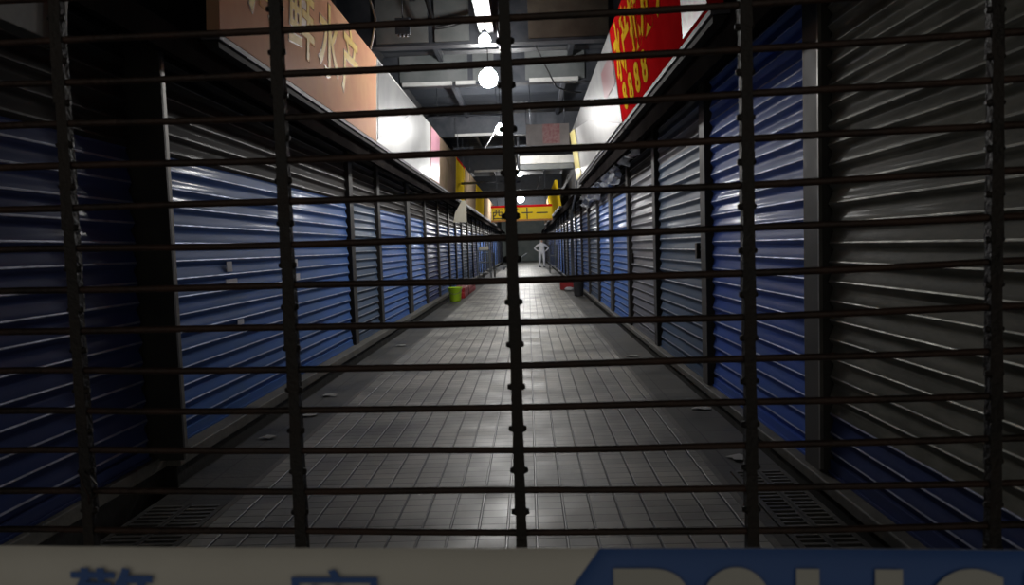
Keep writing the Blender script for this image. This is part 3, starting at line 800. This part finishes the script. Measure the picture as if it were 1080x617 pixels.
# stacked stall racks at the far left
def rack(x, y, w_, h_, label, n=6):
    t = thing('stall_rack', label, 'rack', (x, y, 0.0))
    for a in (-w_/2, w_/2):
        for b in (0, 0.9):
            bm = new_bm(); add_box(bm, a-0.02, a+0.02, b-0.02, b+0.02, 0, h_); obj('leg', bm, M['panel'], t)
    for k, z in enumerate((0.35, h_*0.6, h_-0.04)):
        bm = new_bm(); add_box(bm, -w_/2, w_/2, 0, 0.9, z, z+0.03); obj('shelf', bm, M['panel'], t)
    bm = new_bm()
    for i in range(n):
        xx = -w_/2 + w_*(i+0.5)/n
        add_tube(bm, [(xx, 0, 0.36), (xx, 0, h_-0.04)], 0.012, 6)
    obj('front_rails', bm, M['panel'], t)
    return t
rack(-1.93, 31.0, 0.55, 1.35, 'grey metal rack with upright rails at the far left, the nearer one')
rack(-1.93, 34.5, 0.55, 1.2, 'grey metal rack with upright rails at the far left, behind the nearer one')
bm = new_bm(); add_box(bm, -0.22, 0.2, -0.2, 0.2, 0, 0.16)
tag(obj('foam_box', bm, M['cream'], loc=(-1.93, 31.4, 1.352), bevel=0.03), 'cream foam box lying on top of the nearer grey rack', 'box')
rack(1.33, 38.0, 0.42, 1.5, 'dark metal rack against the far right shutters')
t = thing('hand_trolley', 'grey handcart leaning on the floor at the far end of the alley', 'trolley', (-1.0, 46.0, 0))
bm = new_bm(); add_tube(bm, [(-0.6, 0, 0.12), (0.9, 0, 1.0)], 0.03, 8); add_tube(bm, [(-0.6, 0.5, 0.12), (0.9, 0.5, 1.0)], 0.03, 8); add_tube(bm, [(0.9, 0, 1.0), (0.9, 0.5, 1.0)], 0.03, 8)
obj('handle', bm, M['panel'], t)
bm = new_bm(); add_box(bm, -1.1, -0.5, 0, 0.5, 0.12, 0.16); obj('platform', bm, M['panel'], t)
for yy in (0.0, 0.5):
    bm = new_bm(); add_tube(bm, [(-0.6, yy-0.03, 0.1), (-0.6, yy+0.03, 0.1)], 0.1, 16); obj('wheel', bm, M['bin'], t)
bm = new_bm(); add_tube(bm, [(-1.05, 0.05, 0.12), (-1.05, 0.05, 0.0)], 0.02, 8); obj('foot', bm, M['panel'], t)

# scraps of litter along the gutters
rnd = random.Random(21)
spots = [(-2.0, 6.35, 'left floor strip, closest to the black post'), (-2.1, 5.6, 'left floor strip near the gutter'), (-2.08, 7.2, 'left floor strip, beyond the first scraps'),
         (-1.98, 10.9, 'left floor strip below the grey-blue shutter'), (1.36, 4.75, 'right floor strip beside the drain grating'), (1.45, 6.2, 'right floor strip below the bright blue shutter'),
         (1.30, 9.2, 'right floor strip below the scratched shutter')]
for x, y, wd in spots:
    bm = new_bm(); ring = []
    n = 9
    for k in range(n):
        r = rnd.uniform(0.03, 0.075); a = 2*PI*k/n
        ring.append((r*math.cos(a)*1.4, r*math.sin(a), 0.0))
    add_prism(bm, ring, (0, 0, 0.004))
    c = bm.verts
    for v in bm.verts: v.co.z += 0.012*abs(math.sin(v.co.x*40))
    tag(obj('litter_scrap', bm, M['litter'], loc=(x, y, -0.002)), 'pale scrap of paper on the ' + wd, 'litter', 'paper scraps by the gutters')

# ------------------------------------------------------------------ person in a white coverall far down the alley
def person(x, y, z, rot):
    t = thing('person', 'person in a white coverall standing at the far end of the alley', 'person', (x, y, z), rot)
    verts = []; edges = []; rad = []
    def V(p, r): verts.append(p); rad.append(r); return len(verts)-1
    def E(a, b): edges.append((a, b))
    pel = V((0,0,0.98), 0.165); wa = V((0,0.0,1.14), 0.155); ch = V((0,0,1.34), 0.175); sh = V((0,0,1.46), 0.13); nk = V((0,0,1.54), 0.075)
    E(pel,wa); E(wa,ch); E(ch,sh); E(sh,nk)
    hd = V((0,-0.015,1.62), 0.095); h2 = V((0,-0.01,1.70), 0.105); h3 = V((0,0,1.76), 0.075); E(nk,hd); E(hd,h2); E(h2,h3)
    for s in (-1, 1):
        hip = V((0.11*s,0,0.92), 0.125); kn = V((0.13*s,-0.02,0.50), 0.085); an = V((0.12*s,0.02,0.11), 0.06); to = V((0.135*s,-0.13,0.05), 0.045)
        E(pel,hip); E(hip,kn); E(kn,an); E(an,to)
        s0 = V((0.19*s,0,1.43), 0.085); el = V((0.44*s,0.06,1.20), 0.062); wr = V((0.25*s,-0.06,1.04), 0.045); pm = V((0.19*s,-0.10,1.00), 0.042)
        E(sh,s0); E(s0,el); E(el,wr); E(wr,pm)
    me = bpy.data.meshes.new('body'); me.from_pydata(verts, edges, []); me.update()
    o = bpy.data.objects.new('body', me); COL.objects.link(o); o.parent = t
    me.materials.append(M['cover'])
    sk = o.modifiers.new('skin', 'SKIN'); sk.use_smooth_shade = True
    for i, d in enumerate(me.skin_vertices[0].data):
        d.radius = (rad[i], rad[i]*0.88); d.use_root = (i == 0)
    sb = o.modifiers.new('sub', 'SUBSURF'); sb.levels = 1; sb.render_levels = 2
    for s in (-1, 1):
        for k in range(4):      # four fingers wrapped forward on the hip
            b = new_bm(); z0 = 1.02 - 0.018*k; L_ = (0.07, 0.08, 0.075, 0.06)[k]
            add_tube(b, [(0.19*s, -0.125, z0), ((0.19-0.5*L_)*s, -0.155, z0-0.004), ((0.19-L_)*s, -0.160, z0-0.014)], [0.010, 0.009, 0.007], 8)
            obj('glove_finger', b, M['cover'], t)
        b = new_bm(); add_tube(b, [(0.215*s, -0.05, 1.03), (0.225*s, 0.0, 1.045), (0.20*s, 0.04, 1.03)], [0.012, 0.010, 0.008], 8)
        obj('glove_thumb', b, M['cover'], t)
        b = new_bm(); add_hex(b, [(0.125*s-0.055,-0.20,0),(0.125*s+0.055,-0.20,0),(0.125*s+0.05,0.08,0),(0.125*s-0.05,0.08,0),
                                  (0.125*s-0.045,-0.17,0.06),(0.125*s+0.045,-0.17,0.06),(0.125*s+0.05,0.07,0.12),(0.125*s-0.05,0.07,0.12)])
        obj('overshoe', b, M['shoe'], t, bevel=0.015)
    b = new_bm(); bmesh.ops.create_uvsphere(b, u_segments=16, v_segments=10, radius=0.085)
    for v in b.verts: v.co = Vector((v.co.x*0.85, v.co.y*0.35 - 0.095, v.co.z*1.05 + 1.655))
    obj('face', b, M['skin'], t)
    for s in (-1, 1):
        b = new_bm(); bmesh.ops.create_uvsphere(b, u_segments=8, v_segments=6, radius=0.010)
        for v in b.verts: v.co += Vector((0.03*s, -0.122, 1.672))
        obj('eye', b, M['hair'], t)
    b = new_bm(); add_prism(b, [(-0.010,-0.12,1.635),(0.010,-0.12,1.635),(0.004,-0.12,1.668),(-0.004,-0.12,1.668)], (0,-0.016,-0.002)); obj('nose', b, M['skin'], t)
    b = new_bm(); add_box(b, -0.022, 0.022, -0.125, -0.115, 1.608, 1.614); obj('mouth', b, M['red_plastic'], t)
    return t
person(0.92, 49.5, 0.0, 0.15).scale = (1.16, 1.1, 1.08)

# ------------------------------------------------------------------ the rolling grille close in front of the camera
G_TH, G_X0, G_Z0, G_SX, G_SZ, G_SAG = -0.04981532, -0.02226313, -0.03953865, 0.31955, 0.0594979, 0.0070
ct, st_ = math.cos(G_TH), math.sin(G_TH)
def GP(s, z, off=0.0):
    X = G_X0 + (s-2)*G_SX
    zz = z - H
    u = (s-2)/2.2
    sag = G_SAG*(1-u*u) if abs(u) < 1 else 0
    return Vector((X*ct - off*st_*0, 1 + X*st_ + zz*0.00687 + off, z - sag))
def row_z(t): return H + G_Z0 - (t-6)*G_SZ
gr = thing('rolling_grille', 'rusty dark iron rolling grille of round bars closing the alley mouth', 'grille', (0, 1.0, 0.0))
def gobj(name, bm, mt):
    for v in bm.verts: v.co -= Vector((0, 1.0, 0.0))
    return obj(name, bm, mt, gr)
rnd = random.Random(4)
s_min, s_max = -5.95, 7.35
rows = [t for t in range(-12, 30) if row_z(t) > 0.03]
for t_ in rows:
    bm = new_bm(); pts = []
    N_ = 56
    w1, w2 = rnd.uniform(0, 6), rnd.uniform(0, 6)
    for i in range(N_+1):
        s_ = s_min + (s_max-s_min)*i/N_
        p = GP(s_, row_z(t_)); p.z += 0.0009*math.sin(s_*1.7+w1) + 0.0005*math.sin(s_*4.1+w2)
        pts.append(p)
    add_tube(bm, pts, 0.0050, 8)
    gobj('horizontal_bar', bm, M['iron'])
zt_, zb_ = row_z(rows[0]) + 0.03, 0.02
for k in range(-5, 8):
    bm = new_bm()
    z_list = [row_z(t) for t in rows]
    # flat links, hinged half way between two bars
    for i, zc in enumerate(z_list):
        up_z, lo_z = zc + G_SZ/2, max(zc - G_SZ/2, 0.01)
        wv = 0.0085 * rnd.uniform(0.92, 1.08); dx = rnd.uniform(-0.0008, 0.0008)
        c1, c2 = GP(k, up_z, 0), GP(k, lo_z, 0)
        for q in (c1, c2): q.x += dx
        add_hex(bm, [(c2.x-wv, c2.y-0.0072, c2.z), (c2.x+wv, c2.y-0.0072, c2.z), (c2.x+wv, c2.y+0.0072, c2.z), (c2.x-wv, c2.y+0.0072, c2.z),
                     (c1.x-wv*0.86, c1.y-0.0072, c1.z), (c1.x+wv*0.86, c1.y-0.0072, c1.z), (c1.x+wv*0.86, c1.y+0.0072, c1.z), (c1.x-wv*0.86, c1.y+0.0072, c1.z)])
        a = GP(k, lo_z + 0.0)
        add_tube(bm, [(a.x-0.0125, a.y, a.z), (a.x-0.006, a.y-0.001, a.z), (a.x+0.007, a.y-0.001, a.z), (a.x+0.0118, a.y, a.z)], [0.0035, 0.0058, 0.0058, 0.0035], 8)
    gobj('link_strip', bm, M['iron_dark'])
bm = new_bm(); a, b_ = GP(s_min, 0.0), GP(s_max, 0.0)
add_hex(bm, [(a.x, a.y-0.02, 0.004), (b_.x, b_.y-0.02, 0.004), (b_.x, b_.y+0.02, 0.004), (a.x, a.y+0.02, 0.004),
             (a.x, a.y-0.02, 0.03), (b_.x, b_.y-0.02, 0.03), (b_.x, b_.y+0.02, 0.03), (a.x, a.y+0.02, 0.03)])
gobj('bottom_bar', bm, M['iron'])
# bits of wire tied round the grille at its lower left
p = GP(0, 1.115)
bm = new_bm(); add_tube(bm, [p + Vector(q) for q in ((0.004,-0.012,0.03),(0.012,-0.014,0.022),(0.020,-0.012,0.010),(0.018,-0.010,-0.006),(0.010,-0.012,-0.012))], 0.0011, 6)
add_tube(bm, [p + Vector(q) for q in ((-0.004,-0.013,0.028),(0.002,-0.015,0.010),(0.008,-0.013,-0.006),(0.006,-0.011,-0.02))], 0.0011, 6)
tag(obj('wire_tie', bm, M['iron']), 'thin wire twisted round the grille near its lower left', 'wire')

# ------------------------------------------------------------------ police tape held in front of the grille
tp = thing('police_tape', 'out of focus white and blue barrier tape stretched in front of the grille', 'tape', (0, 0.5, 1.10))
T_TOP = lambda x: 1.2357 - 0.0275*x      # top edge height above floor at x
def tape_slab(x0, x1, za, zb, yo, th, slant=0.0, nx=40):
    """a strip along x; za, zb measured down from the top edge"""
    b = new_bm(); f = []; g = []
    for i in range(nx+1):
        for lst, yy in ((f, yo), (g, yo+th)):
            u0 = x0 + (x1-x0)*i/nx
            row = []
            for j in range(5):
                d = za + (zb-za)*j/4
                xx = u0 - (slant*(d-za)/(zb-za) if i == 0 else slant*(d-za)/(zb-za)*(1-i/nx))
                yb = yy + 0.0015*math.sin(xx*9)
                row.append(b.verts.new((xx, yb, T_TOP(xx) - d - 1.10)))
            lst.append(row)
    for lst, fl in ((f, 1), (g, 0)):
        for i in range(nx):
            for j in range(4):
                b.faces.new([lst[i][j], lst[i+1][j], lst[i+1][j+1], lst[i][j+1]]).smooth = True
    for i in range(nx):
        b.faces.new([f[i][0], g[i][0], g[i+1][0], f[i+1][0]]); b.faces.new([f[i][4], f[i+1][4], g[i+1][4], g[i][4]])
    for j in range(4):
        b.faces.new([f[0][j], f[0][j+1], g[0][j+1], g[0][j]]); b.faces.new([f[nx][j], g[nx][j], g[nx][j+1], f[nx][j+1]])
    return b
wb = obj('white_band', tape_slab(-1.6, 1.45, 0.0, 0.105, 0.0, 0.0006, nx=80), M['tape'], tp)
bp = obj('blue_panel', tape_slab(0.044, 1.40, 0.0, 0.105, -0.0006, 0.0004, slant=0.075), M['tape_blue'], tp)
def tape_glyph(ch, xc, drop, size, key, emb, width=None, sx=1.0):
    z_top = T_TOP(xc) - drop
    o = glyph('lettering', ch, size, Matrix.Identity(4), M[key], None, embolden=emb, extrude=0.0002)
    xs = [v.co.x for v in o.data.vertices]; ys = [v.co.y for v in o.data.vertices]
    wx = width/(max(xs)-min(xs)) if width else 1.0
    cx = 0.5*(max(xs)+min(xs)); ty = max(ys)
    for v in o.data.vertices:
        x_, y_ = (v.co.x-cx)*wx, v.co.y-ty
        X = xc + x_; d = drop - y_
        v.co = Vector((X, -0.0030 + 0.0015*math.sin(X*9) + v.co.z, T_TOP(X) - d - 1.10))
    o.parent = bp if key == 'tape_txt' else wb
    return o
for ch, x0, x1 in (('P', 0.053, 0.106), ('O', 0.113, 0.166), ('L', 0.1815, 0.226), ('I', 0.2365, 0.2555), ('C', 0.271, 0.325), ('E', 0.340, 0.388)):
    tape_glyph(ch, (x0+x1)/2, 0.0135 if ch not in 'OC' else 0.0125, 0.092, 'tape_txt', 0.0035, width=x1-x0)
for ch, x0, x1 in (('警', -0.338, -0.275), ('察', -0.178, -0.112)):
    tape_glyph(ch, (x0+x1)/2, 0.014, 0.066, 'tape_blue', 0.0007 if ch == '警' else 0.0, width=x1-x0)
for ch, x0, x1 in (('警', -1.10, -1.037), ('察', -0.94, -0.874)):
    tape_glyph(ch, (x0+x1)/2, 0.014, 0.066, 'tape_blue', 0.0007 if ch == '警' else 0.0, width=x1-x0)
